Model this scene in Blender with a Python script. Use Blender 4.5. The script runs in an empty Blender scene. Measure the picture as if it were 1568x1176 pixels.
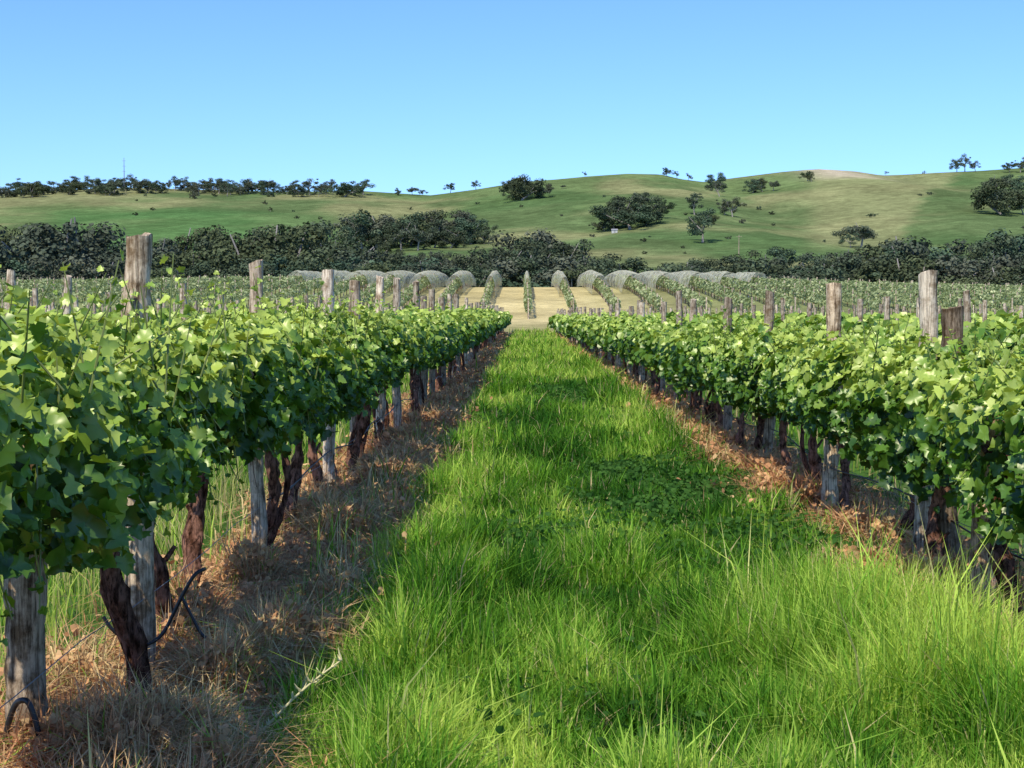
import bpy, math
import numpy as np
from mathutils import Vector
rng=np.random.default_rng(11)
F=2300.0; EYE=1.4; HY=480.0; HX=803.0     # focal (px of the 1568 px photo), eye height, vanishing point
# ---------------------------------------------------------------- noise
def _h(a,b,s):
    v=np.sin(a*127.1+b*311.7+s*74.7)*43758.5453
    return v-np.floor(v)
def vn(x,y,s=0.0):
    x=np.asarray(x,float);y=np.asarray(y,float)
    xi=np.floor(x);yi=np.floor(y);fx=x-xi;fy=y-yi
    fx=fx*fx*(3-2*fx);fy=fy*fy*(3-2*fy)
    a=_h(xi,yi,s);b=_h(xi+1,yi,s);c=_h(xi,yi+1,s);d=_h(xi+1,yi+1,s)
    return a+(b-a)*fx+(c-a)*fy+(a-b-c+d)*fx*fy
def fbm(x,y,s=0.0,o=3):
    t=0;a=.5;m=0
    for i in range(o):
        t=t+a*vn(x*2**i,y*2**i,s+i*7.3);m+=a;a*=.55
    return t/m
def sst(a,b,x):
    t=np.clip((x-a)/(b-a),0,1);return t*t*(3-2*t)
def lerp(a,b,t):
    return a+(b-a)*t
# ---------------------------------------------------------------- mesh builder
class Geo:
    def __init__(s): s.V=[];s.C=[];s.F=[];s.n=0
    def add(s,V,Fc,C,mat=0,smooth=False):
        V=np.asarray(V,float).reshape(-1,3);Fc=np.asarray(Fc,int)
        C=np.asarray(C,float)
        if C.ndim==1: C=np.tile(C,(len(V),1))
        s.V.append(V);s.C.append(C);s.F.append((Fc+s.n,mat,smooth));s.n+=len(V)
    def build(s,name,mats,parent=None):
        me=bpy.data.meshes.new(name)
        V=np.concatenate(s.V);C=np.concatenate(s.C)
        me.vertices.add(len(V));me.vertices.foreach_set('co',V.astype(np.float32).ravel())
        L=np.concatenate([f.ravel() for f,_,_ in s.F])
        tot=np.concatenate([np.full(len(f),f.shape[1]) for f,_,_ in s.F])
        mi=np.concatenate([np.full(len(f),m) for f,m,_ in s.F])
        sm=np.concatenate([np.full(len(f),q) for f,_,q in s.F])
        st=np.concatenate([[0],np.cumsum(tot)[:-1]])
        me.loops.add(len(L));me.loops.foreach_set('vertex_index',L.astype(np.int32))
        me.polygons.add(len(tot));me.polygons.foreach_set('loop_start',st.astype(np.int32))
        me.update(calc_edges=True)
        me.polygons.foreach_set('material_index',mi.astype(np.int32))
        me.polygons.foreach_set('use_smooth',sm.astype(bool))
        ca=me.color_attributes.new('Col','FLOAT_COLOR','POINT')
        if C.shape[1]==3: C=np.hstack([C,np.ones((len(C),1))])
        ca.data.foreach_set('color',C.astype(np.float32).ravel())
        for m in mats: me.materials.append(m)
        me.update()
        ob=bpy.data.objects.new(name,me);bpy.context.scene.collection.objects.link(ob)
        if parent: ob.parent=parent
        return ob
def empty(name):
    e=bpy.data.objects.new(name,None);bpy.context.scene.collection.objects.link(e);return e
# ---------------------------------------------------------------- materials
def newmat(name):
    m=bpy.data.materials.new(name);m.use_nodes=True;nt=m.node_tree;nt.nodes.clear()
    return m,nt,nt.nodes.new('ShaderNodeOutputMaterial')
def N(nt,t,**k):
    n=nt.nodes.new(t)
    for a,b in k.items(): setattr(n,a,b)
    return n
def leafmat(name,trans=.3,gloss=.06,rough=.45,nscale=0):
    m,nt,out=newmat(name)
    at=N(nt,'ShaderNodeAttribute',attribute_name='Col')
    d=N(nt,'ShaderNodeBsdfDiffuse');t=N(nt,'ShaderNodeBsdfTranslucent')
    hs=N(nt,'ShaderNodeHueSaturation');hs.inputs['Hue'].default_value=.485;hs.inputs['Saturation'].default_value=1.1;hs.inputs['Value'].default_value=1.25
    nt.links.new(at.outputs['Color'],d.inputs['Color']);nt.links.new(at.outputs['Color'],hs.inputs['Color']);nt.links.new(hs.outputs[0],t.inputs['Color'])
    mx=N(nt,'ShaderNodeMixShader');mx.inputs[0].default_value=trans
    nt.links.new(d.outputs[0],mx.inputs[1]);nt.links.new(t.outputs[0],mx.inputs[2])
    if gloss>0:
        g=N(nt,'ShaderNodeBsdfGlossy');g.inputs['Roughness'].default_value=rough;g.inputs['Color'].default_value=(.95,.95,.75,1)
        m2=N(nt,'ShaderNodeMixShader');m2.inputs[0].default_value=gloss
        nt.links.new(mx.outputs[0],m2.inputs[1]);nt.links.new(g.outputs[0],m2.inputs[2]);mx=m2
    nt.links.new(mx.outputs[0],out.inputs['Surface']);return m
def woodmat(name,c1,c2,zs=.12,scale=40,bump=.5):
    m,nt,out=newmat(name)
    geo=N(nt,'ShaderNodeNewGeometry');mp=N(nt,'ShaderNodeMapping');mp.inputs['Scale'].default_value=(1,1,zs)
    nt.links.new(geo.outputs['Position'],mp.inputs['Vector'])
    n1=N(nt,'ShaderNodeTexNoise');n1.inputs['Scale'].default_value=scale;n1.inputs['Detail'].default_value=6;n1.inputs['Roughness'].default_value=.75
    nt.links.new(mp.outputs[0],n1.inputs['Vector'])
    n2=N(nt,'ShaderNodeTexNoise');n2.inputs['Scale'].default_value=13;n2.inputs['Detail'].default_value=5;n2.inputs['Roughness'].default_value=.65
    nt.links.new(geo.outputs['Position'],n2.inputs['Vector'])
    r=N(nt,'ShaderNodeValToRGB');r.color_ramp.elements[0].position=.40;r.color_ramp.elements[1].position=.56
    r.color_ramp.elements[0].color=(*c1,1);r.color_ramp.elements[1].color=(*c2,1)
    nt.links.new(n1.outputs['Fac'],r.inputs[0])
    at=N(nt,'ShaderNodeAttribute',attribute_name='Col')
    mu=N(nt,'ShaderNodeMixRGB',blend_type='MULTIPLY');mu.inputs[0].default_value=1
    nt.links.new(r.outputs[0],mu.inputs[1]);nt.links.new(at.outputs['Color'],mu.inputs[2])
    r2=N(nt,'ShaderNodeValToRGB');r2.color_ramp.elements[0].position=.36;r2.color_ramp.elements[1].position=.56
    r2.color_ramp.elements[0].color=(.42,.35,.28,1);r2.color_ramp.elements[1].color=(1.1,1.08,1.05,1)
    nt.links.new(n2.outputs['Fac'],r2.inputs[0])
    mu2=N(nt,'ShaderNodeMixRGB',blend_type='MULTIPLY');mu2.inputs[0].default_value=1
    nt.links.new(mu.outputs[0],mu2.inputs[1]);nt.links.new(r2.outputs[0],mu2.inputs[2])
    b=N(nt,'ShaderNodeBump');b.inputs['Strength'].default_value=bump;b.inputs['Distance'].default_value=.012
    nt.links.new(n1.outputs['Fac'],b.inputs['Height'])
    p=N(nt,'ShaderNodeBsdfDiffuse')
    nt.links.new(mu2.outputs[0],p.inputs['Color']);nt.links.new(b.outputs[0],p.inputs['Normal'])
    nt.links.new(p.outputs[0],out.inputs['Surface']);return m
def plainmat(name,c,rough=.6):
    m,nt,out=newmat(name);p=N(nt,'ShaderNodeBsdfPrincipled');n=N(nt,'ShaderNodeTexNoise');n.inputs['Scale'].default_value=9
    r=N(nt,'ShaderNodeValToRGB');r.color_ramp.elements[0].color=(c[0]*.7,c[1]*.7,c[2]*.7,1);r.color_ramp.elements[1].color=(c[0]*1.2,c[1]*1.2,c[2]*1.2,1)
    nt.links.new(n.outputs['Fac'],r.inputs[0]);nt.links.new(r.outputs[0],p.inputs['Base Color'])
    p.inputs['Roughness'].default_value=rough;nt.links.new(p.outputs[0],out.inputs['Surface']);return m
M_leaf=leafmat('vine_leaf',.27,.05,.40)
M_grass=leafmat('grass_blade',.40,0)
M_dry=leafmat('dry_grass',.25,0)
M_gum=leafmat('gum_foliage',.06,0)
M_post=woodmat('weathered_wood',(.15,.115,.085),(.54,.45,.345),.05,75,.8)
M_bark=woodmat('vine_bark',(.035,.022,.017),(.25,.155,.115),zs=.22,scale=55,bump=1.)
M_gbark=plainmat('gum_bark',(.27,.24,.21),.9)
M_hose=plainmat('black_poly_hose',(.015,.015,.017),.45)
M_wire=plainmat('wire',(.22,.21,.2),.5)
M_stalk=plainmat('dry_stalk',(.62,.55,.28),.8)
M_white=plainmat('painted_wall',(.5,.49,.46),.7)
M_roof=plainmat('tin_roof',(.3,.29,.29),.5)
def netmat():
    m,nt,out=newmat('bird_net')
    geo=N(nt,'ShaderNodeNewGeometry');mp=N(nt,'ShaderNodeMapping');mp.inputs['Scale'].default_value=(2.,1.2,.35)
    nt.links.new(geo.outputs['Position'],mp.inputs['Vector'])
    n=N(nt,'ShaderNodeTexNoise');n.inputs['Scale'].default_value=1.8;n.inputs['Detail'].default_value=4;nt.links.new(mp.outputs[0],n.inputs['Vector'])
    r=N(nt,'ShaderNodeMapRange');r.inputs[1].default_value=.38;r.inputs[2].default_value=.62;r.inputs[3].default_value=.10;r.inputs[4].default_value=.80
    nt.links.new(n.outputs['Fac'],r.inputs[0])
    d=N(nt,'ShaderNodeBsdfDiffuse');d.inputs['Color'].default_value=(.74,.72,.55,1);t=N(nt,'ShaderNodeBsdfTransparent')
    tl=N(nt,'ShaderNodeBsdfTranslucent');tl.inputs['Color'].default_value=(.74,.72,.55,1)
    dm=N(nt,'ShaderNodeMixShader');dm.inputs[0].default_value=.35;nt.links.new(d.outputs[0],dm.inputs[1]);nt.links.new(tl.outputs[0],dm.inputs[2])
    x=N(nt,'ShaderNodeMixShader');nt.links.new(r.outputs[0],x.inputs[0]);nt.links.new(t.outputs[0],x.inputs[1]);nt.links.new(dm.outputs[0],x.inputs[2])
    nt.links.new(x.outputs[0],out.inputs['Surface']);return m
M_net=netmat()
# ---------------------------------------------------------------- terrain
RU=np.array([-600,-200,0,100,200,300,400,480,550,610,660,730,800,850,900,960,1010,1040,1080,1120,1200,1250,1300,1345,1380,1430,1500,1568,1800,2300])
RY=np.array([310,300,295,290,287,290,293,293,292,296,299,290,279,275,270,266,267,274,279,273,263,259,262,269,268,265,262,257,262,285])
RX=(RU-HX)/F*1500.; RZ=EYE+(HY-RY)/F*1500.
def H(x,y):
    x=np.asarray(x,float);y=np.asarray(y,float)
    lat=1-.30*sst(8,65,x)-.12*sst(8,65,-x)
    s=np.clip((y-104)/78,0,1)
    rise=4.5*lat*np.sin(s*math.pi/2)**1.15
    back=np.clip((y-184)/100,0,1)
    z=rise*(1-sst(0,1,back)*.75)
    q=np.clip((y-280)/1220,0,1.0)
    hr=np.interp(x,RX,RZ)
    zh=(hr-1.0)*q**1.36
    zh=zh+np.sin(math.pi*q)*q*14*(fbm(x/170+3,y/240,5.,3)-.5)*1.6
    zh=zh-np.sin(math.pi*np.clip(q*1.02,0,1))*5*np.abs(np.sin(x/95+y/420))
    zh=zh+np.sin(math.pi*q)*5*(fbm(x/45,y/75,15.,3)-.5)
    beyond=np.clip((y-1500)/2500,0,1)
    zh=np.where(y>1500,(hr-1.0)*(1-.75*beyond**1.2)+0*zh,zh)
    near=(fbm(x/1.3,y/1.3,9.,2)-.5)*.05
    return z+np.maximum(zh,0)+near*(1-sst(60,120,y))
def build_ground():
    ys=np.concatenate([np.linspace(-30,2,20),np.linspace(2.4,14,50),np.geomspace(14.3,4000,330)])
    t=np.linspace(-1,1,361);xs=np.sinh(t*6.0)/np.sinh(6.0)*2400
    X,Y=np.meshgrid(xs,ys);Z=H(X,Y)
    V=np.stack([X,Y,Z],-1).reshape(-1,3)
    nx=len(xs);ny=len(ys);i=np.arange(nx*ny).reshape(ny,nx)
    Fc=np.stack([i[:-1,:-1],i[:-1,1:],i[1:,1:],i[1:,:-1]],-1).reshape(-1,4)
    x=V[:,0];y=V[:,1]
    near=np.array([.07,.15,.03]);straw=np.array([.52,.43,.21])
    pg=np.array([.13,.18,.066]);pt=np.array([.225,.225,.10]);pd=np.array([.075,.13,.045])
    def m(a,b,w): return a*(1-w[:,None])+b*w[:,None]
    C=np.tile(near,(len(V),1))
    C=m(C,np.tile(np.array([.33,.29,.13]),(len(V),1)),sst(85,100,y)*.85)
    w=sst(108,116,y);cen=np.exp(-(x/11.)**2)
    C=m(C,np.tile(np.array([.22,.25,.10]),(len(V),1)),w*(1-cen))
    C=m(C,np.tile(straw,(len(V),1)),w*cen)
    wh=sst(230,300,y)
    hill=np.tile(pg,(len(V),1))
    hill=m(hill,pt,sst(.43,.60,fbm(x/110+4,y/190,21.,4))*.9)
    hill=m(hill,pd,sst(.50,.66,fbm(x/130-7,y/140,33.,4))*.8)
    u=x/np.maximum(y,1)
    hill=m(hill,np.tile(pt*1.15,(len(V),1)),((sst(.18,.2,u)*(1-sst(.250+.00006*(y-900),.253+.00006*(y-900),u)))*sst(650,760,y))*.7)
    hill=m(hill,np.tile(np.array([.075,.165,.05]),(len(V),1)),(sst(-.32,-.31,u)*(1-sst(-.14,-.10,u))*sst(500,640,y)*(1-sst(1150,1250,y)))*.7)
    hill=m(hill,np.tile(np.array([.50,.42,.29]),(len(V),1)),sst(1330,1400,y)*np.exp(-((x-(1262-HX)/F*1500)/30)**2)*.9)
    hill=hill*(.68+.64*fbm(x/35,y/50,3.,4))[:,None]
    C=C*(1-wh[:,None])+hill*wh[:,None]
    strip=1-sst(96,104,y)
    C=np.hstack([C,strip[:,None]])
    g=Geo();g.add(V,Fc,C,0,True)
    m_,nt,out=newmat('ground')
    at=N(nt,'ShaderNodeAttribute',attribute_name='Col');geo=N(nt,'ShaderNodeNewGeometry');sp=N(nt,'ShaderNodeSeparateXYZ')
    nt.links.new(geo.outputs['Position'],sp.inputs[0])
    def math_(op,a,b=None):
        n=N(nt,'ShaderNodeMath',operation=op)
        for i,v in enumerate((a,b)):
            if v is None: continue
            if isinstance(v,(int,float)): n.inputs[i].default_value=v
            else: nt.links.new(v,n.inputs[i])
        return n.outputs[0]
    nz=N(nt,'ShaderNodeTexNoise');nz.inputs['Scale'].default_value=3.5;nz.inputs['Detail'].default_value=4
    nt.links.new(geo.outputs['Position'],nz.inputs['Vector'])
    xx=math_('ADD',sp.outputs['X'],1.30)
    xx=math_('ADD',xx,math_('MULTIPLY',math_('SUBTRACT',nz.outputs['Fac'],.5),.6))
    fr=math_('SUBTRACT',math_('FRACT',math_('ADD',math_('DIVIDE',xx,3.6),.5)),.5)
    ab=math_('ABSOLUTE',fr)
    mr=N(nt,'ShaderNodeMapRange');mr.inputs[1].default_value=.16;mr.inputs[2].default_value=.10;mr.inputs[3].default_value=0;mr.inputs[4].default_value=1
    nt.links.new(ab,mr.inputs[0])
    fac=math_('MULTIPLY',mr.outputs[0],at.outputs['Alpha'])
    mx=N(nt,'ShaderNodeMixRGB');nt.links.new(fac,mx.inputs[0]);nt.links.new(at.outputs['Color'],mx.inputs[1]);mx.inputs[2].default_value=(.38,.20,.10,1)
    last=mx.outputs[0]
    for sc,lo,hi in ((14,.6,1.3),(.9,.8,1.2),(.12,.78,1.22),(.03,.85,1.15)):
        n=N(nt,'ShaderNodeTexNoise');n.inputs['Scale'].default_value=sc;n.inputs['Detail'].default_value=4;n.inputs['Roughness'].default_value=.65
        nt.links.new(geo.outputs['Position'],n.inputs['Vector'])
        r=N(nt,'ShaderNodeMapRange');r.inputs[1].default_value=.32;r.inputs[2].default_value=.68;r.inputs[3].default_value=lo;r.inputs[4].default_value=hi
        nt.links.new(n.outputs['Fac'],r.inputs[0])
        v=N(nt,'ShaderNodeVectorMath',operation='SCALE');nt.links.new(last,v.inputs[0]);nt.links.new(r.outputs[0],v.inputs['Scale']);last=v.outputs[0]
    d=N(nt,'ShaderNodeBsdfDiffuse');nt.links.new(last,d.inputs['Color']);nt.links.new(d.outputs[0],out.inputs['Surface'])
    return g.build('ground',[m_])
build_ground()
# ---------------------------------------------------------------- tubes
def tube(g,P,R,sides=10,rough=0.,seed=0.,col=(1,1,1),mat=0,cap=True,topn=0.):
    P=np.asarray(P,float);n=len(P);R=np.broadcast_to(np.asarray(R,float),(n,))
    T=np.gradient(P,axis=0);T/=np.linalg.norm(T,axis=1)[:,None]+1e-9
    up=np.array([0,1,0.]) if abs(T[:,2]).mean()>.6 else np.array([0,0,1.])
    A=np.cross(T,up);A/=np.linalg.norm(A,axis=1)[:,None]+1e-9;B=np.cross(T,A)
    th=np.arange(sides)/sides*2*math.pi
    L=np.arange(n)
    rr=R[:,None]*np.ones((1,sides))
    if rough>0:
        cx=np.cos(th)*1.6+seed*3.1;cy=np.sin(th)*1.6
        rr=rr*(1+rough*(vn(cx[None,:]+L[:,None]*.55,cy[None,:]+L[:,None]*.8+seed,seed)-.5)*2)
    V=P[:,None,:]+rr[...,None]*(np.cos(th)[None,:,None]*A[:,None,:]+np.sin(th)[None,:,None]*B[:,None,:])
    if topn>0: V[-1,:,2]+=topn*(vn(np.cos(th)*2+seed,np.sin(th)*2,seed)-.5)*2+topn*np.cos(th+seed)
    V=V.reshape(-1,3);i=np.arange(n*sides).reshape(n,sides);j=np.roll(i,-1,1)
    Fq=np.stack([i[:-1],j[:-1],j[1:],i[1:]],-1).reshape(-1,4)
    g.add(V,Fq,col,mat,sides>5)
    if cap:
        V2=V[-sides:];g.add(V2,np.arange(sides)[None,:],col,mat)
def post(g,x,y,top,r,seed,col=(1,1,1),sides=14,lean=(0,0),base=-.15):
    z0=float(H(x,y));n=24 if sides>8 else 3
    zz=np.linspace(base,top,n);t=(zz-base)/(top-base)
    P=np.stack([x+lean[0]*(t-.5),y+lean[1]*(t-.5),z0+zz],1)
    if sides>8:
        R=r*(1.10-.14*t)*(1+.05*np.sin(t*23+seed)+.10*np.exp(-((t-.86)/.025)**2)+.07*np.exp(-((t-.45)/.02)**2))
        P[:,0]+=.016*(vn(t*5,seed,1.)-.5)*2
    else: R=r*np.ones(n)
    tube(g,P,R,sides,.17 if sides>8 else 0,seed,col,topn=.010 if sides>8 else 0)
# ---------------------------------------------------------------- leaves
LO=np.array([(0,0),(.22,-.13),(.50,.02),(.42,.20),(.60,.48),(.34,.52),(.22,.80),(0,1.02)])
def lobed(s):
    r_=np.random.default_rng(s)
    o=[tuple(p) for p in LO]+[(-a,b) for a,b in LO[::-1][1:-1]]
    o=[(a*r_.uniform(.85,1.1)+.04*r_.normal(),b+.04*r_.normal()) for a,b in o]
    cup=r_.uniform(-.25,.6);fold=r_.uniform(.05,.5);cx=r_.normal(0,.04)
    V=[(cx,.38,-.04)]+[(a,b,fold*abs(a)-cup*(b-.3)**2+.07*r_.normal()) for a,b in o]
    n=len(o);Fc=[(0,1+i,1+(i+1)%n) for i in range(n)]
    return np.array(V),np.array(Fc)
def simple():
    V=np.array([(0,0,0),(.5,.2,.1),(.42,.72,.08),(0,1,-.05),(-.42,.72,.08),(-.5,.2,.1)])
    return V,np.array([(0,1,2,3),(0,3,4,5)])
TLS=[lobed(i) for i in range(6)];TS=simple()
def norm(a): return a/(np.linalg.norm(a,axis=1)[:,None]+1e-9)
def scatter(g,T,pos,nrm,tip,size,col,mat=0):
    if isinstance(T,list):
        k=rng.integers(0,len(T),len(pos))
        for i in range(len(T)):
            q=k==i
            if q.any(): scatter(g,T[i],pos[q],nrm[q],tip[q],size[q],col[q],mat)
        return
    n=norm(nrm);t=tip-n*np.sum(tip*n,1)[:,None];t=norm(t);s=np.cross(t,n)
    Tv,Tf=T;k=len(Tv)
    sz=size[:,None,None]
    V=pos[:,None,:]+sz*(Tv[None,:,0:1]*s[:,None,:]+(Tv[None,:,1:2]-.4)*t[:,None,:]+Tv[None,:,2:3]*n[:,None,:])
    Fc=(Tf[None]+(np.arange(len(pos))*k)[:,None,None]).reshape(-1,Tf.shape[1])
    g.add(V,Fc,np.repeat(col,k,0),mat,k>6)
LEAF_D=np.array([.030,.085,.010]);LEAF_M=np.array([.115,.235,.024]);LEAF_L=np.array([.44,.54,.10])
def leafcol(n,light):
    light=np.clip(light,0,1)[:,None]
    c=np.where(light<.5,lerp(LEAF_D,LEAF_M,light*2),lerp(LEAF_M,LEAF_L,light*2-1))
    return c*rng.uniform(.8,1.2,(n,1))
def floor_(y,X0):      # the lowest hanging foliage of the left row is trimmed higher at its near end
    if abs(X0+1.4)<.2: return lerp(.84,.64,sst(5.2,9,y))
    return 0*y+.55 if X0>0 else 0*y+.6
def canopy(g,X0,y0,y1,zc,rz,rx,seed,dens,smin=.095,Yref=13.,pale=0.,shoots=True,power=.75):
    yy=np.linspace(y0,y1,400);sz=smin*np.maximum(1,yy/Yref)**power
    d=dens*(smin/sz)**2;cum=np.concatenate([[0],np.cumsum((d[1:]+d[:-1])/2*np.diff(yy))])
    n=int(cum[-1]);y=np.interp(rng.random(n)*cum[-1],cum,yy)
    th=rng.random(n)*2*math.pi
    w=fbm(y*1.5+seed*9,np.cos(th)*1.4+5+np.sin(th),seed,3)
    lump=.30+1.40*w
    low=np.where(np.sin(th)<0,1+1.0*(vn(y*1.9,seed+th*.3,seed+3.)-.45),1)
    u=rng.random(n)**.5*(.80)+.30
    ex=np.sign(np.cos(th))*np.abs(np.cos(th))**.8;ez=np.sign(np.sin(th))*np.abs(np.sin(th))**.8
    x=X0+rx*ex*u*lump;z=zc+rz*ez*u*lump*low
    gap=(fbm(y*3.1+seed,z*3.4+seed*2,seed+5.,2)>.38)&((fbm(y*1.1+seed*3,z*0+1,seed+6.,2)>.34)|(rng.random(n)<.45))
    gap&=z>floor_(y,X0)+.30*(fbm(y*3,x*3,seed+12.,2)-.5)
    size=smin*np.maximum(1,y/Yref)**power*rng.uniform(.5,1.3,n)
    size=np.where(u>.95,size*.8,size)
    nr=np.stack([ex*.7,rng.normal(0,.45,n)-.25,ez*.5+.6],1)+rng.normal(0,.5,(n,3))
    tip=np.stack([ex*.5,rng.normal(0,.6,n),-.7+0*x],1)+rng.normal(0,.45,(n,3))
    light=.33+.6*(u-.75)+.36*np.clip((z-zc)/rz,-.9,1)+rng.normal(0,.16,n)+.7*(fbm(y*2.3,th*.8,seed+8.,2)-.5)+pale  # canopy shade painted into leaf colour: darker low and inside, lighter on top
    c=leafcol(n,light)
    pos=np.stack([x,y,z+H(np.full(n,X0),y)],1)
    nearm=(y<16)&(smin<.12)
    q=nearm&gap
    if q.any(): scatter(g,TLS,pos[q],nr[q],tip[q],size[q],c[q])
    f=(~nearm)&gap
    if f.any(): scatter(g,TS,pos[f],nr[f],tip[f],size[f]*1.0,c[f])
    if shoots:
        ymax=min(y1,60);ns=int((ymax-y0)*22)
        sy=y0+(ymax-y0)*rng.random(ns)**1.25;sx=X0+rng.normal(0,rx*.6,ns);kind=rng.random(ns)
        for i in range(ns):
            if kind[i]<.72:
                b=np.array([sx[i],sy[i],zc+rz*rng.uniform(.3,.8)]);dr=np.array([rng.normal(0,.5),rng.normal(0,.5),1.]);ln=rng.uniform(.10,.36)
            else:
                sgn=1 if rng.random()<.7 else -1
                if X0>0: sgn=-sgn
                b=np.array([X0+sgn*rx*rng.uniform(.5,.95),sy[i],zc-rz*rng.uniform(-.5,.5)]);dr=np.array([sgn*rng.uniform(.0,.7),rng.normal(0,.3),-1.]);ln=rng.uniform(.08,.28)
            dr/=np.linalg.norm(dr)
            k=rng.integers(4,9);tt=np.linspace(.1,1,k)
            p=b+dr*ln*tt[:,None]+rng.normal(0,.014,(k,3));p[:,2]+=float(H(X0,sy[i]))
            if sy[i]<14:
                pp=b+dr*ln*np.linspace(-.2,1,4)[:,None];tube(g,pp,[.003,.003,.0025,.0015],4,0,0,(.20,.24,.06),0,False)
            nn=rng.normal(0,.6,(k,3))+np.array([0,-.3,.7]);tp=rng.normal(0,.8,(k,3))+dr*.5
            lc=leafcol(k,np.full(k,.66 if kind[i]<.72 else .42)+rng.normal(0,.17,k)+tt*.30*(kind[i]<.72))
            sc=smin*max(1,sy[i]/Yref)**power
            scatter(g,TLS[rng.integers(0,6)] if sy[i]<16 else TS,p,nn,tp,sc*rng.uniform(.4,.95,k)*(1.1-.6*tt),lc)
# ---------------------------------------------------------------- vine trunks
def trunk(g,x,y,h,seed,r=.036,near=True,X0=None):
    r_=np.random.default_rng(int(abs(seed)*1000)%99991)
    z0=float(H(x,y));n=22 if near else 4
    t=np.linspace(0,1,n);lx=r_.normal(0,.06);ly=r_.normal(0,.16)
    a1,a2,f1,f2=r_.uniform(.012,.045),r_.uniform(.02,.06),r_.uniform(4,9),r_.uniform(3,8)
    P=np.stack([x+lx*t+a1*np.sin(t*f1+seed),y+ly*t+a2*np.sin(t*f2+seed*2),z0-.05+(h+.05)*t],1)
    R=r*(1.05-.35*t+.45*np.exp(-t*9))*(1+.16*np.sin(t*17+seed)+.12*np.sin(t*41+seed*2))
    b=r_.uniform(.65,1.5);col=np.array([b*1.05,b*.88,b*.84])
    tube(g,P,R,12 if near else 5,.55 if near else 0,seed,col)
    if near:
        for s in (-1,1):
            if r_.random()<.9:
                k=9;q=np.linspace(0,1,k);Lh=.72
                A=P[-1]-np.array([0,0,.05])
                Q=np.stack([A[0]+(0 if X0 is None else (X0-A[0])*q)+.02*np.sin(q*8+seed),A[1]+s*Lh*q,A[2]+.10*np.sqrt(q)+.02*np.sin(q*11+seed)],1)
                tube(g,Q,r*.62*(1-.4*q),8,.35,seed+s,col)
        if r_.random()<.6:
            sg=np.sign(r_.normal());P2=P.copy();P2[:,0]+=.06*np.sin(t*3)*sg;P2[:,1]+=.16*t
            tube(g,P2,R*.6,9,.5,seed+4,col)
        for _ in range(r_.integers(0,3)):   # cut spur
            j=r_.integers(6,19);a=r_.random()*6.28;d=np.array([math.cos(a),math.sin(a),.5])
            tube(g,np.array([P[j],P[j]+d*.05,P[j]+d*.09+[0,0,.03]]),[.014,.011,.008],6,.3,seed,col*.8)
        for _ in range(r_.integers(1,4)):   # loose hanging canes
            A=P[-2]+np.array([r_.normal(0,.08),r_.normal(0,.2),0]);q=np.linspace(0,1,8);L=r_.uniform(.2,.5);a=r_.random()*6.28
            Q=np.stack([A[0]+.12*math.cos(a)*np.sin(q*2.2),A[1]+.15*math.sin(a)*q,A[2]-L*q**1.3],1)
            tube(g,Q,.0035*(1-.5*q),5,0,0,np.array([1.3,1.1,.9]))
# ---------------------------------------------------------------- grapevine rows
LX=-1.45;RX0=2.15;SP=3.6
def row(name,X0,zc,rz,rx,y0,y1,posts,tr0,seed,dens,first,cx=0.):
    e=empty(name)
    g=Geo();canopy(g,X0+cx,y0,y1,zc,rz,rx,seed,dens,.068 if first else .18,11. if first else 20.,shoots=first)
    g.build('foliage',[M_leaf],e)
    g=Geo()
    ty=tr0;i=0
    while ty<y1:
        near=ty<22 and first
        trunk(g,X0+rng.normal(0,.05),ty,zc-.15,seed*10+i*1.37,.035 if first else .035,near,X0)
        ty+=1.15*rng.uniform(.7,1.2) if first else 1.6;i+=1
    g.build('trunks',[M_bark],e)
    g=Geo()
    for p in posts: post(g,*p[:3],p[3],p[4],**(p[5] if len(p)>5 else {}))
    if posts: g.build('posts',[M_post],e)
    if first:
        g=Geo()
        for z in (zc-.15,zc+.12,.36):
            yy=np.linspace(y0,40,60);P=np.stack([X0+.0*yy+.03,yy,z-.02*np.abs(np.sin(yy*1.3))+H(np.full(60,X0),yy)],1)
            tube(g,P,.002,4,0,0,(1,1,1),0,False)
        g.build('wires',[M_wire],e)
    return e
def autoposts(X0,ys,ye,seed,zt=1.66):
    L=[];y=ys;i=0
    while y<ye:
        b=rng.uniform(.8,1.6);far=y>22
        L.append((X0+rng.normal(0,.05),y,zt+rng.normal(0,.06),rng.uniform(.04,.056),seed+i*1.7,dict(col=(b,b,b*.98),sides=6 if far else 12,lean=(rng.normal(0,.04),rng.normal(0,.04)))))
        y+=2.4*rng.uniform(.7,1.35);i+=1
    return L
lp=[(LX-.02,4.42,1.12,.056,1.1,dict(col=(.9,.85,.8),lean=(.03,0))),
    (LX,5.62,1.70,.051,2.3,dict(col=(1.25,1.2,1.12),lean=(.0,.02))),
    (LX+.01,8.07,1.665,.039,3.1,dict(col=(1.25,1.2,1.15))),
    (LX,11.1,1.71,.042,4.7,dict(col=(1.6,1.6,1.6))),(LX,12.8,1.68,.043,5.2,dict(col=(1.05,1,.95))),
    (LX,15.1,1.76,.041,6.2,dict(col=(1.7,1.65,1.6))),(LX,17.,1.79,.043,7.2,dict(col=(1.1,1.1,1.1)))]+autoposts(LX,19.3,98,8.,1.74)
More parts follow.
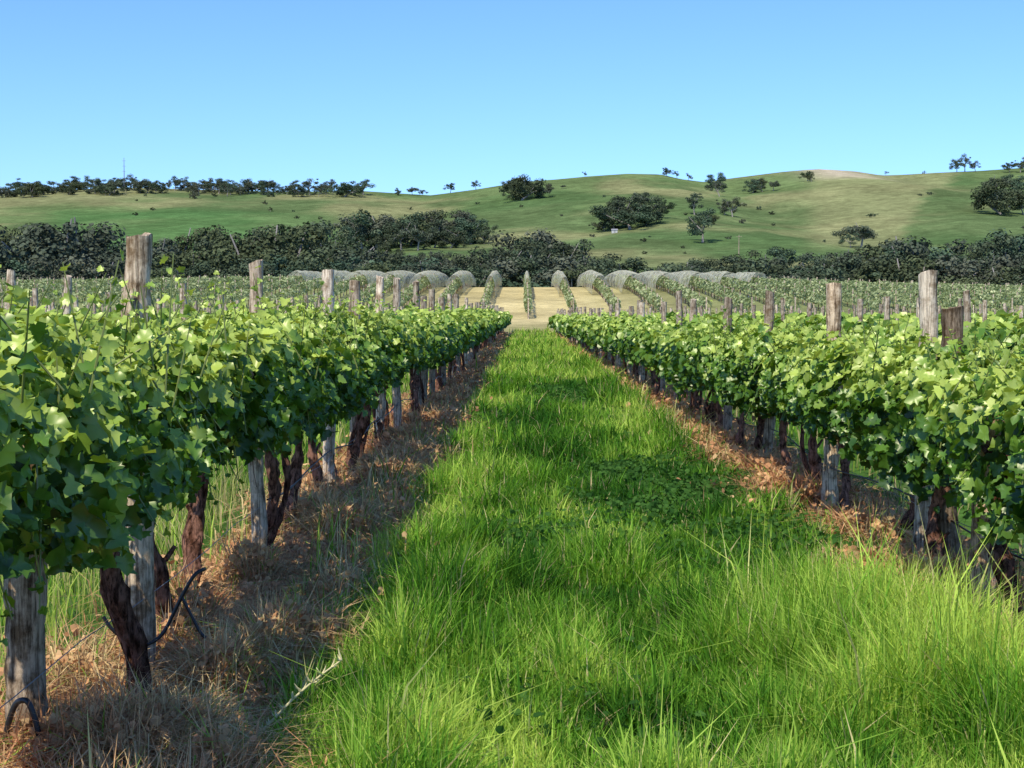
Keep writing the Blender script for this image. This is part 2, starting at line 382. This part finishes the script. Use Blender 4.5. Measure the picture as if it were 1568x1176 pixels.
rp=[(RX0+.0,6.98,1.0,.058,1.9,dict(col=(1.3,1.15,.98),lean=(.03,0))),
    (RX0+.02,7.66,1.425,.056,2.9,dict(col=(.55,.5,.45))),
    (RX0,8.05,1.615,.050,3.9,dict(col=(1.4,1.42,1.4),lean=(.04,0))),
    (RX0,10.5,1.61,.052,4.9,dict(col=(1.4,1.3,1.15))),
    (RX0,13.2,1.59,.042,5.9,dict(col=(.9,.88,.84))),(RX0,15.9,1.57,.045,6.4,dict(col=(.8,.78,.75))),
    (RX0,19.2,1.57,.045,7.4,dict(col=(1.1,1.08,1.05)))]+autoposts(RX0,21.5,98,9.,1.6)
row('grapevine_row',LX,1.07,.27,.34,2.2,101,lp,3.75,3.,1900,True,.06)
row('grapevine_row',RX0,.92,.28,.37,3.5,99,rp,5.4,5.,1800,True,-.03)
for k in range(1,13):
    for s in (-1,1):
        X0=(LX-SP*k) if s<0 else (RX0+SP*k)
        y0=max(3,abs(X0)*1.9)
        row('grapevine_row',X0,1.02 if s<0 else .95,.30,.36,y0,100,autoposts(X0,y0+rng.uniform(0,2),98,k*3.+s,1.78 if s<0 else 1.64),y0,k*2.+s,210,False)
# drip hose of the left row, hoop and stub
g=Geo()
def smooth(P,n=24):
    P=np.array(P,float);t=np.linspace(0,1,len(P));q=np.linspace(0,1,n)
    out=[]
    for a in range(3):
        c=np.interp(q,t,P[:,a]);
        for _ in range(2): c[1:-1]=(c[:-2]+2*c[1:-1]+c[2:])/4
        out.append(c)
    return np.stack(out,1)
tube(g,smooth([(-1.53,5.4,.30),(-1.50,5.4,.25),(-1.42,5.45,.17),(-1.34,5.5,.20),(-1.28,5.5,.33),(-1.22,5.5,.44),(-1.19,5.55,.45)]),.007,8,0,0,(1,1,1))
tube(g,smooth([(-1.27,5.5,.36),(-1.24,5.5,.30),(-1.20,5.5,.22),(-1.18,5.5,.20)],12),.006,8)
tube(g,smooth([(-1.52,4.30,-.05),(-1.51,4.30,.18),(-1.47,4.28,.28),(-1.43,4.27,.29),(-1.40,4.27,.20),(-1.385,4.27,-.05)]),.009,8)
yy=np.linspace(8.2,30,120);tube(g,np.stack([LX+.03+.02*np.sin(yy*1.1),yy,.36+.03*np.sin(yy*1.9)+H(LX+0*yy,yy)],1),.005,6)
yy=np.linspace(6,30,120);tube(g,np.stack([RX0+.02*np.sin(yy*1.1),yy,.36+.03*np.sin(yy*1.6)+H(RX0+0*yy,yy)],1),.005,6)
g.build('drip_irrigation_hose',[M_hose])
# dry thistle stalk
g=Geo();P=smooth([(-.87,4.55,-.02),(-.847,4.55,.085),(-.777,4.55,.144),(-.718,4.55,.213),(-.639,4.55,.282),(-.56,4.55,.34)],14);tube(g,P,np.linspace(.006,.0025,14),6)
for i in range(3,14):
    for s in range(3):
        d=rng.normal(0,1,3);d/=np.linalg.norm(d);d[2]=abs(d[2]);L=rng.uniform(.015,.035)
        tube(g,np.array([P[i],P[i]+d*L*.6,P[i]+d*L+np.array([0,0,.008])]),[.003,.003,.0006],4)
g.build('dry_thistle_stalk',[M_stalk])
# ---------------------------------------------------------------- grass
GD=np.array([.035,.12,.016]);GM=np.array([.145,.325,.032]);GL=np.array([.46,.60,.11]);ST=np.array([.70,.56,.28]);BR=np.array([.62,.31,.15])
def blades(g,x,y,h,w,lean,col,nseg=2,mat=0):
    n=len(x);z=H(x,y);a=rng.random(n)*2*math.pi;b=a+math.pi/2+rng.normal(0,.5,n)
    dx=np.cos(a);dy=np.sin(a);lx=np.cos(b)*lean*h;ly=np.sin(b)*lean*h
    P=np.zeros((n,5,3));hw=w/2
    P[:,0]=np.stack([x-dx*hw,y-dy*hw,z-.01],1);P[:,1]=np.stack([x+dx*hw,y+dy*hw,z-.01],1)
    P[:,2]=np.stack([x+dx*hw*.8+lx*.35,y+dy*hw*.8+ly*.35,z+h*.6],1);P[:,3]=np.stack([x-dx*hw*.8+lx*.35,y-dy*hw*.8+ly*.35,z+h*.6],1)
    P[:,4]=np.stack([x+lx,y+ly,z+h*np.sqrt(np.maximum(.15,1-.35*lean**2))],1)
    i=np.arange(n)*5
    C=np.repeat(col,5,0).reshape(n,5,3);C[:,:2]*=.8;C[:,4]*=1.1;C=C.reshape(-1,3)  # blade feet darkened: occlusion shade painted into the vertex colour
    off=g.n
    g.add(P,np.stack([i,i+1,i+2,i+3],1),C,mat)
    g.F.append((np.stack([i+3,i+2,i+4],1)+off,mat,False))
def sample(n,x0,x1,y0,y1,p):
    u=rng.random(n);e=1-p
    y=(y0**e+u*(y1**e-y0**e))**(1/e) if abs(e)>1e-3 else y0*(y1/y0)**u
    x=rng.uniform(x0,x1,n);k=(np.abs(x+.008*y)<.37*y+1.2)
    return x[k],y[k]
def rowdist(x):
    f=(x-LX-.12)/SP;return (f-np.round(f))*SP
def darkpatch(x,y):
    n=.6*(fbm(x*1.5,y*.8,77.,2)-.5)
    d=np.exp(-((x-1.05)/.75)**2-((y-11.3)/2.6)**2)*1.0+np.exp(-((x-.6)/.7)**2-((y-24)/5.0)**2)*.6+np.exp(-((x+.1)/.5)**2-((y-18)/2.3)**2)*.4+np.exp(-((x+.05)/.45)**2-((y-8.3)/1.1)**2)*.5+np.exp(-((x-1.6)/.35)**2-((y-8.6)/.8)**2)*.5+.3*np.exp(-((x-.3)/.6)**2-((y-4.9)/.8)**2)
    return np.clip(d*(1+1.6*n),0,1)
def grass(n,x0,x1,y0,y1,p,hs=1.):
    x,y=sample(n,x0,x1,y0,y1,p);rd=rowdist(x)
    ad=np.abs(rd+ (fbm(x*2,y*.9,61.,2)-.5)*.35)
    path=(x>-1.)&(x<1.9)
    keep=(ad>.54)|(rng.random(len(x))<.06);x,y,rd,ad,path=x[keep],y[keep],rd[keep],ad[keep],path[keep]
    N_=len(x);L=fbm(x*.9,y*.45,41.,3)+.7*(fbm(x*4,y*2.5,43.,2)-.5)
    light=(L-.5)*1.8+.50
    dark=darkpatch(x,y)
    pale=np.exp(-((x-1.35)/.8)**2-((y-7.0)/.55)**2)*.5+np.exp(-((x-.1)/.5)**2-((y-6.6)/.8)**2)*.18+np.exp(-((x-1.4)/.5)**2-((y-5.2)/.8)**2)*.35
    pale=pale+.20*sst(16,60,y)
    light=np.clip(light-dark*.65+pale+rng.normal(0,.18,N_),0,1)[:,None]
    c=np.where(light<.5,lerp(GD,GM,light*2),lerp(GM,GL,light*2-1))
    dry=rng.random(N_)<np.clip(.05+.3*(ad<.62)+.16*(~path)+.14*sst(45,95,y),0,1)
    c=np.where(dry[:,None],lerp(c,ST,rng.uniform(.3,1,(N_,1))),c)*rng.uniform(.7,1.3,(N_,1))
    sc=np.maximum(1,y/7.)
    tuft=sst(.45,.75,fbm(x*2.6,y*1.6,57.,3))
    h=hs*rng.uniform(.06,.20,N_)*(.75+.5*fbm(x*1.3,y*.7,51.,2))*(1-.6*dark)*(1-.30*sst(-.5,-.8,x)*path)*(1+1.0*tuft)*(1+.25*np.exp(-((x-1.3)/.6)**2-((y-5.5)/1.5)**2))*sc**.12
    h=np.where(rng.random(N_)<.03,h*1.5,h)
    w=rng.uniform(.004,.0105,N_)*sc**.8
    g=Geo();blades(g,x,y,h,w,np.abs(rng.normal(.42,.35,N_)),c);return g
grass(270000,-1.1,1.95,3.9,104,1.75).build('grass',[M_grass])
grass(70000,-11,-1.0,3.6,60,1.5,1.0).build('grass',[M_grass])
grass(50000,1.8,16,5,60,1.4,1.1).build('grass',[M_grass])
# broad-leaf clover in the dark patches
x=rng.uniform(-.7,1.95,90000);y=rng.uniform(4.2,30,90000)
k=(rng.random(90000)<darkpatch(x,y)*.9);x=x[k];y=y[k];n=len(x)
g=Geo();scatter(g,TS,np.stack([x,y,H(x,y)+rng.uniform(.04,.15,n)],1),rng.normal(0,.6,(n,3))+[0,-.1,.8],rng.normal(0,1,(n,3)),rng.uniform(.018,.042,n)*np.maximum(1,y/9)**.5,lerp(np.array([.03,.09,.02]),np.array([.10,.22,.045]),rng.random((n,1))))
g.build('clover_patch',[M_grass])
# dry herbage below the vines
def dryg(n,xc,wd,y0,y1,p,name,greenf=.18,hs=1.):
    u=rng.random(n);e=1-p;y=(y0**e+u*(y1**e-y0**e))**(1/e)
    x=xc+rng.normal(0,1,n)*wd*.5
    k=fbm(x*1.6,y*1.1,81.,2)>.25;x=x[k];y=y[k];N_=len(x)
    t=np.clip(fbm(x*2.,y*1.3,91.,2)*1.8-.50+rng.normal(0,.22,N_),0,1)[:,None]
    c=lerp(BR,ST,t)*rng.uniform(.55,1.25,(N_,1))
    gr=rng.random(N_)<greenf;c=np.where(gr[:,None],lerp(GM,GL,rng.random((N_,1))*.7),c)
    sc=np.maximum(1,y/6.);tu=sst(.45,.72,fbm(x*3.5,y*2.5,96.,2))
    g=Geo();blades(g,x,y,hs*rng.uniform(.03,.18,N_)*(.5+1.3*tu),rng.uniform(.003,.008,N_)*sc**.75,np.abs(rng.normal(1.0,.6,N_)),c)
    m=N_//2;xi=x[:m];yi=y[:m]
    scatter(g,TS,np.stack([xi,yi,H(xi,yi)+rng.uniform(.01,.15,m)*(.4+1.1*tu[:m])],1),rng.normal(0,.7,(m,3))+[0,0,.6],rng.normal(0,1,(m,3)),rng.uniform(.012,.038,m)*sc[:m]**.65,lerp(BR,ST,rng.random((m,1))*.6)*rng.uniform(.5,1.2,(m,1)))
    g.build(name,[M_dry])
dryg(105000,LX+.24,.48,3.6,95,1.5,'dry_grass',.05,1.1)
dryg(65000,RX0-.14,.42,5.5,95,1.4,'dry_grass',.12,1.0)
dryg(12000,LX-SP,.7,8,60,1.3,'dry_grass',.3)
n=2500;x=rng.uniform(-3.6,-1.9,n);y=rng.uniform(4.5,12,n)
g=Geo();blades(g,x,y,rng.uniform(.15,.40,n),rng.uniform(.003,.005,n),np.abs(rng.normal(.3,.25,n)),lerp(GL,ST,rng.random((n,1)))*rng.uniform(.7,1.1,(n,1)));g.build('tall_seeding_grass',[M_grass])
# ---------------------------------------------------------------- far vineyard block on the rise
e=empty('distant_vineyard')
g=Geo();gp=Geo();gn=Geo()
def bend(k,y):
    a=abs(k);f=min(1.6,max(0,(a-2.8))*.42)
    return np.sign(k)*f*np.maximum(0,y-163)**2/52.
HW=[.32,.50,.85,1.2,1.3,1.3,1.2,1.1]
for k in range(-26,27):
    X0=.28+k*3.5;y0=117+abs(k)*.25;y1=212 if abs(k)>2 else 190
    ww=.24 if abs(k)<3 else .36
    n=int((y1-y0)*32);y=rng.uniform(y0,y1,n);th=rng.random(n)*2*math.pi
    lump=.7+.6*fbm(y*.5,th+k,k*1.,2);xc=X0+bend(k,y);x=xc+ww*np.cos(th)*lump;z=H(xc,y)+.98+.42*np.sin(th)*lump
    nr=np.stack([np.cos(th),rng.normal(0,.6,n),np.sin(th)+.6],1)+rng.normal(0,.4,(n,3))
    t=rng.random((n,1));c=lerp(np.array([.14,.20,.065]),np.array([.42,.46,.22]),t)
    scatter(g,TS,np.stack([x,y,z],1),nr,rng.normal(0,1,(n,3)),rng.uniform(.14,.30,n),c)
    y=y0
    while y<y1:
        b=rng.uniform(1.,1.7);post(gp,X0+float(bend(k,y))+rng.normal(0,.05),y,1.66,.05,1.,(b,b,b),5)
        y+=5+rng.uniform(-.6,.6)
    for y in np.arange(y0+1,y1,2.4): post(gp,X0+float(bend(k,y)),y,.8,.04,1.,(.5,.42,.36),4)
    a=abs(k)
    if a<=7:     # draped bird netting, an arch over the row
        hw=HW[a];ya=138+a*3;ys_=np.linspace(ya,186,16);tt=np.linspace(0,math.pi,13)
        PX=X0-hw*np.cos(tt)[None,:]*(1+.25*(vn(ys_[:,None]*.35,tt[None,:]*2+k,k*1.)-.5))
        hh=(1.95-.25*(ys_-ya)/46)[:,None]
        PZ=H(np.full(16,X0),ys_)[:,None]+.15+hh*np.sin(tt)[None,:]**.85*(1-.07*np.abs(np.sin(ys_[:,None]*.63+k)))
        V=np.stack([PX,np.repeat(ys_[:,None],13,1),PZ],-1).reshape(-1,3);i=np.arange(16*13).reshape(16,13)
        gn.add(V,np.stack([i[:-1,:-1],i[:-1,1:],i[1:,1:],i[1:,:-1]],-1).reshape(-1,4),(1,1,1),0,True)
g.build('foliage',[M_leaf],e);gp.build('posts',[M_post],e);gn.build('bird_netting',[M_net])
# ---------------------------------------------------------------- gum trees
def gumtree(seed,low=False,openc=False):
    r_=np.random.default_rng(seed);g=Geo()
    blobs=[]
    fork=.12 if low else .26
    lean=r_.normal(0,.05,2)
    T=np.array([[0,0,-.03],[lean[0]*.4,lean[1]*.4,fork*.5],[lean[0],lean[1],fork]])
    tube(g,T,[.028,.022,.018],7,.1,seed,(1,1,1),1)
    nl=r_.integers(6,10)
    for i in range(nl):
        a=i/nl*2*math.pi+r_.normal(0,.3);el=r_.uniform(.2,1.35);L=r_.uniform(.26,.62)
        d=np.array([math.cos(a)*math.cos(el),math.sin(a)*math.cos(el),math.sin(el)])
        p1=T[-1]+d*L*.5+r_.normal(0,.02,3);p2=T[-1]+d*L*np.array([1,1,.9])+[0,0,.04]
        tube(g,np.array([T[-1],p1,p2]),[.014,.010,.005],5,0,0,(1,1,1),1)
        for q in range(r_.integers(2,5) if openc else r_.integers(3,6)):
            blobs.append((p1+(p2-p1)*r_.uniform(.1,1.15)+r_.normal(0,.07,3),r_.uniform(.045,.14)))
    if low:
        for i in range(10):
            a=r_.random()*6.28;rr=r_.uniform(.1,.42);blobs.append((np.array([math.cos(a)*rr,math.sin(a)*rr,r_.uniform(.08,.36)]),r_.uniform(.07,.13)))
    tint=np.array([r_.uniform(.85,1.2),1.,r_.uniform(.85,1.2)])*r_.uniform(.7,1.3)
    for c,rad in blobs:
        n=int(120*(rad/.1)**1.5);d=r_.normal(0,1,(n,3));d=norm(d);u=r_.random((n,1))**.4
        p=c+d*u*rad*np.array([1.15,1.15,.78])
        p[:,2]=np.maximum(p[:,2],.03)
        sh=r_.uniform(.7,1.3)
        col=lerp(np.array([.052,.076,.045]),np.array([.115,.145,.080]),r_.random((n,1)))*sh*tint
        scatter(g,TS,p,d+r_.normal(0,.3,(n,3))+[0,0,.4],r_.normal(0,1,(n,3))+[0,0,-.6],r_.uniform(.017,.034,n),col,0)
    me=g.build('tmp',[M_gum,M_gbark]);m=me.data;bpy.data.objects.remove(me)
    co=np.empty(len(m.vertices)*3,np.float32);m.vertices.foreach_get('co',co);co=co.reshape(-1,3);co/=co[:,2].max();m.vertices.foreach_set('co',co.ravel());m.update();m.name='gum_tree'
    return m
LOW=[gumtree(100+i,True) for i in range(10)];TALL=[gumtree(200+i,False,i%2==0) for i in range(10)]
def tree(x,y,h,low,ws=1.):
    me=(LOW if low else TALL)[rng.integers(0,10)]
    o=bpy.data.objects.new('gum_tree',me);bpy.context.scene.collection.objects.link(o)
    o.location=(x,y,float(H(x,y))-.02*h);o.rotation_euler=(0,0,rng.uniform(0,6.28));o.scale=(h*ws*rng.uniform(.85,1.15),h*ws*rng.uniform(.85,1.15),h)
YS=np.linspace(300,1495,1200)
def onhill(u,v):      # bearing + elevation -> point on the hill surface
    b=(u-HX)/F;ez=HY-F*(H(b*YS,YS)-EYE)/YS
    k=np.where(ez<=v)[0];y=YS[k[0]] if len(k) else 1495.
    return b*y,y
def hilltree(u,v,hp,low=False,ws=1.):
    x,y=onhill(u,v);tree(x,y,hp/F*y,low,ws)
def band(u,vt,Y,low=True,ws=1.):
    x=(u-HX)/F*Y;zt=EYE+(HY-vt)/F*Y;tree(x,Y,zt-float(H(x,Y)),low,ws)
for u,v in [(-60,350),(-25,350),(12,364),(42,343),(78,334),(105,358),(145,333),(172,350),(200,386),(230,392),(262,362),(292,340),(318,360),(345,368),(372,350),(402,339),(432,334),(462,344),(495,329),(520,348),(545,378),(300,352),(450,342),(60,350),(390,346),(420,344),(480,340),(130,348),
            (770,372),(797,362),(832,350),(862,362),(815,360),(890,400),(915,392),(945,396),(1032,400),(1062,395),(1092,392),(1120,388),(1142,380),(1175,376),(1202,374),(1235,386),(1265,390),(1292,382),(1322,380),(1352,366),(1385,358),(1418,366),(1450,374),(1485,368),(1518,356),(1552,346),(1590,345),(1630,355),(1535,362),(1400,364),(1370,370)]:
    band(u,v,rng.uniform(370,480),rng.random()<.6,1.1)
for u in range(-40,1640,15):
    if 566<u<592 or 972<u<1010: continue
    v=402 if u<560 else (400 if u<1000 else 404)
    band(u+rng.uniform(-9,9),v+rng.uniform(-18,12),rng.uniform(320,420),True,1.35)
for u,v,h in [(535,388,45),(555,384,52),(578,382,56),(602,380,58),(628,376,56),(652,374,54),(676,372,52),(700,372,50),(722,374,46),(742,374,32),(590,388,40),(615,384,50),(640,384,40),(665,380,46),(690,380,36),
              (965,352,44),(940,352,46),(955,345,50),(990,345,44),(1010,335,30),(925,354,28),(980,320,26)]:
    hilltree(u,v,h,rng.random()<.7,1.15)
for u in range(600,775,13): hilltree(u+rng.uniform(-4,4),424,rng.uniform(24,44),True)
for u,v,h in [(797,308,42),(790,305,34),(786,300,30),(826,303,22),(690,292,15),(729,288,14),(1075,372,54),(1062,330,34),(1120,333,32),(1108,330,26),(1096,290,26),(1100,302,24),(1066,312,16),(1150,297,22),(1165,295,22),(1182,294,18),(1158,290,18),(1020,272,14),(1052,278,12),(1233,279,16),(1240,280,14),(1316,380,40),(1300,380,24),(1472,262,28),(1460,262,18),(1488,262,16),(1530,330,56),(1545,300,34),(1520,300,30),(1538,318,40),(1562,330,30),(1556,266,24),(1570,264,22),(1540,266,16),(1410,269,6),(895,272,8),(1352,269,6),(415,325,8),(420,295,16),(168,300,22),(163,300,14),(1420,300,5),(862,290,6),(300,305,10),(610,300,12),(632,300,14),(648,300,9),(1085,345,20),(1068,350,24),(1035,271,10)]:
    hilltree(u,v,h,rng.random()<.2,1.15)
u=-60
while u<560:
    v=float(np.interp(u,RU,RY));hilltree(u,v+rng.uniform(2,10),rng.uniform(9,26),rng.random()<.5,1.35);u+=rng.uniform(4,11)
for i in range(60):
    u=rng.uniform(0,1568);hilltree(u,rng.uniform(300,390),rng.uniform(3,7),True,1.2)
# pale dead tree, mast, sheds
g=Geo();x=(1020-HX)/F*260;z=float(H(x,260))
tube(g,[(x,260,z-.3),(x+.1,260,z+4.5),(x-.4,260.1,z+6.3),(x-1.2,260.2,z+7.4)],[.3,.22,.16,.06],7,.1,2.);tube(g,[(x+.1,260,z+4.5),(x+.5,260,z+5.6),(x+.6,260,z+6.8)],[.14,.1,.03],6)
g.build('dead_tree_trunk',[M_post])
x,y=onhill(192,292);z=float(H(x,y));g=Geo();tube(g,[(x,y,z),(x,y,z+15),(x,y,z+31)],[.5,.4,.2],6)
for q in (18,23,28): tube(g,[(x-1.6,y,z+q),(x,y,z+q),(x+1.6,y,z+q)],.15,5)
g.build('radio_mast',[M_wire])
def shed(x,y,w,d,h):
    e=empty('farm_shed');z=float(H(x,y));g=Geo()
    V=[(x-w/2,y-d/2,z-.5),(x+w/2,y-d/2,z-.5),(x+w/2,y+d/2,z-.5),(x-w/2,y+d/2,z-.5),(x-w/2,y-d/2,z+h),(x+w/2,y-d/2,z+h),(x+w/2,y+d/2,z+h),(x-w/2,y+d/2,z+h)]
    g.add(V,[(0,1,5,4),(1,2,6,5),(2,3,7,6),(3,0,4,7)],(1,1,1));g.add([(x-w/2,y-d/2,z+h),(x-w/2,y+d/2,z+h),(x-w/2,y,z+h*1.4),(x+w/2,y-d/2,z+h),(x+w/2,y+d/2,z+h),(x+w/2,y,z+h*1.4)],[(0,1,2),(4,3,5)],(1,1,1))
    g.build('walls',[M_white],e);g=Geo();o=.3
    g.add([(x-w/2-o,y-d/2-o,z+h-.1),(x+w/2+o,y-d/2-o,z+h-.1),(x+w/2+o,y,z+h*1.42),(x-w/2-o,y,z+h*1.42),(x-w/2-o,y+d/2+o,z+h-.1),(x+w/2+o,y+d/2+o,z+h-.1)],[(0,1,2,3),(3,2,5,4)],(1,1,1));g.build('roof',[M_roof],e)
    g=Geo();g.add([(x-.5,y-d/2-.03,z),(x+.5,y-d/2-.03,z),(x+.5,y-d/2-.03,z+1.6),(x-.5,y-d/2-.03,z+1.6)],[(0,1,2,3)],(1,1,1));g.build('door',[M_roof],e)
x,y=onhill(940,357);shed(x,y-2,3.4,2.5,1.7)
x,y=onhill(1130,392);z=float(H(x,y));g=Geo();tube(g,[(x,y,z),(x,y,z+5),(x,y,z+9)],[.25,.2,.15],6);tube(g,[(x-1.2,y,z+8.2),(x,y,z+8.2),(x+1.2,y,z+8.2)],.1,5);g.build('power_pole',[M_post])
# ---------------------------------------------------------------- light, sky, camera
SD=Vector((-.35,-.72,1.0)).normalized()
el=math.asin(SD.z);rot=math.atan2(SD.x,SD.y)
w=bpy.data.worlds.new('World');bpy.context.scene.world=w;w.use_nodes=True;nt=w.node_tree;nt.nodes.clear()
sky=nt.nodes.new('ShaderNodeTexSky');sky.sky_type='NISHITA';sky.sun_disc=False;sky.sun_elevation=el;sky.sun_rotation=rot
sky.altitude=200;sky.air_density=1.0;sky.dust_density=.3;sky.ozone_density=1.5
mul=nt.nodes.new('ShaderNodeMixRGB');mul.blend_type='MULTIPLY';mul.inputs[0].default_value=1;mul.inputs[2].default_value=(.62,.92,1.48,1)
bg=nt.nodes.new('ShaderNodeBackground');bg.inputs['Strength'].default_value=.15
wo=nt.nodes.new('ShaderNodeOutputWorld');nt.links.new(sky.outputs[0],mul.inputs[1]);nt.links.new(mul.outputs[0],bg.inputs[0]);nt.links.new(bg.outputs[0],wo.inputs[0])
l=bpy.data.lights.new('sun','SUN');l.energy=5.0;l.angle=math.radians(.5);l.color=(1,.93,.77)
lo=bpy.data.objects.new('sun',l);bpy.context.scene.collection.objects.link(lo);lo.rotation_euler=(-SD).to_track_quat('-Z','Y').to_euler();lo.location=(-20,-30,50)
c=bpy.data.cameras.new('camera');c.lens=36*F/1568;c.sensor_width=36;c.clip_end=9000;c.clip_start=.05
co=bpy.data.objects.new('camera',c);bpy.context.scene.collection.objects.link(co)
co.location=(0,0,EYE);co.rotation_euler=(math.radians(90)-math.atan(108/F),0,math.atan(19/F))
sc=bpy.context.scene;sc.camera=co
sc.view_settings.view_transform='Standard';sc.view_settings.look='None';sc.view_settings.exposure=0
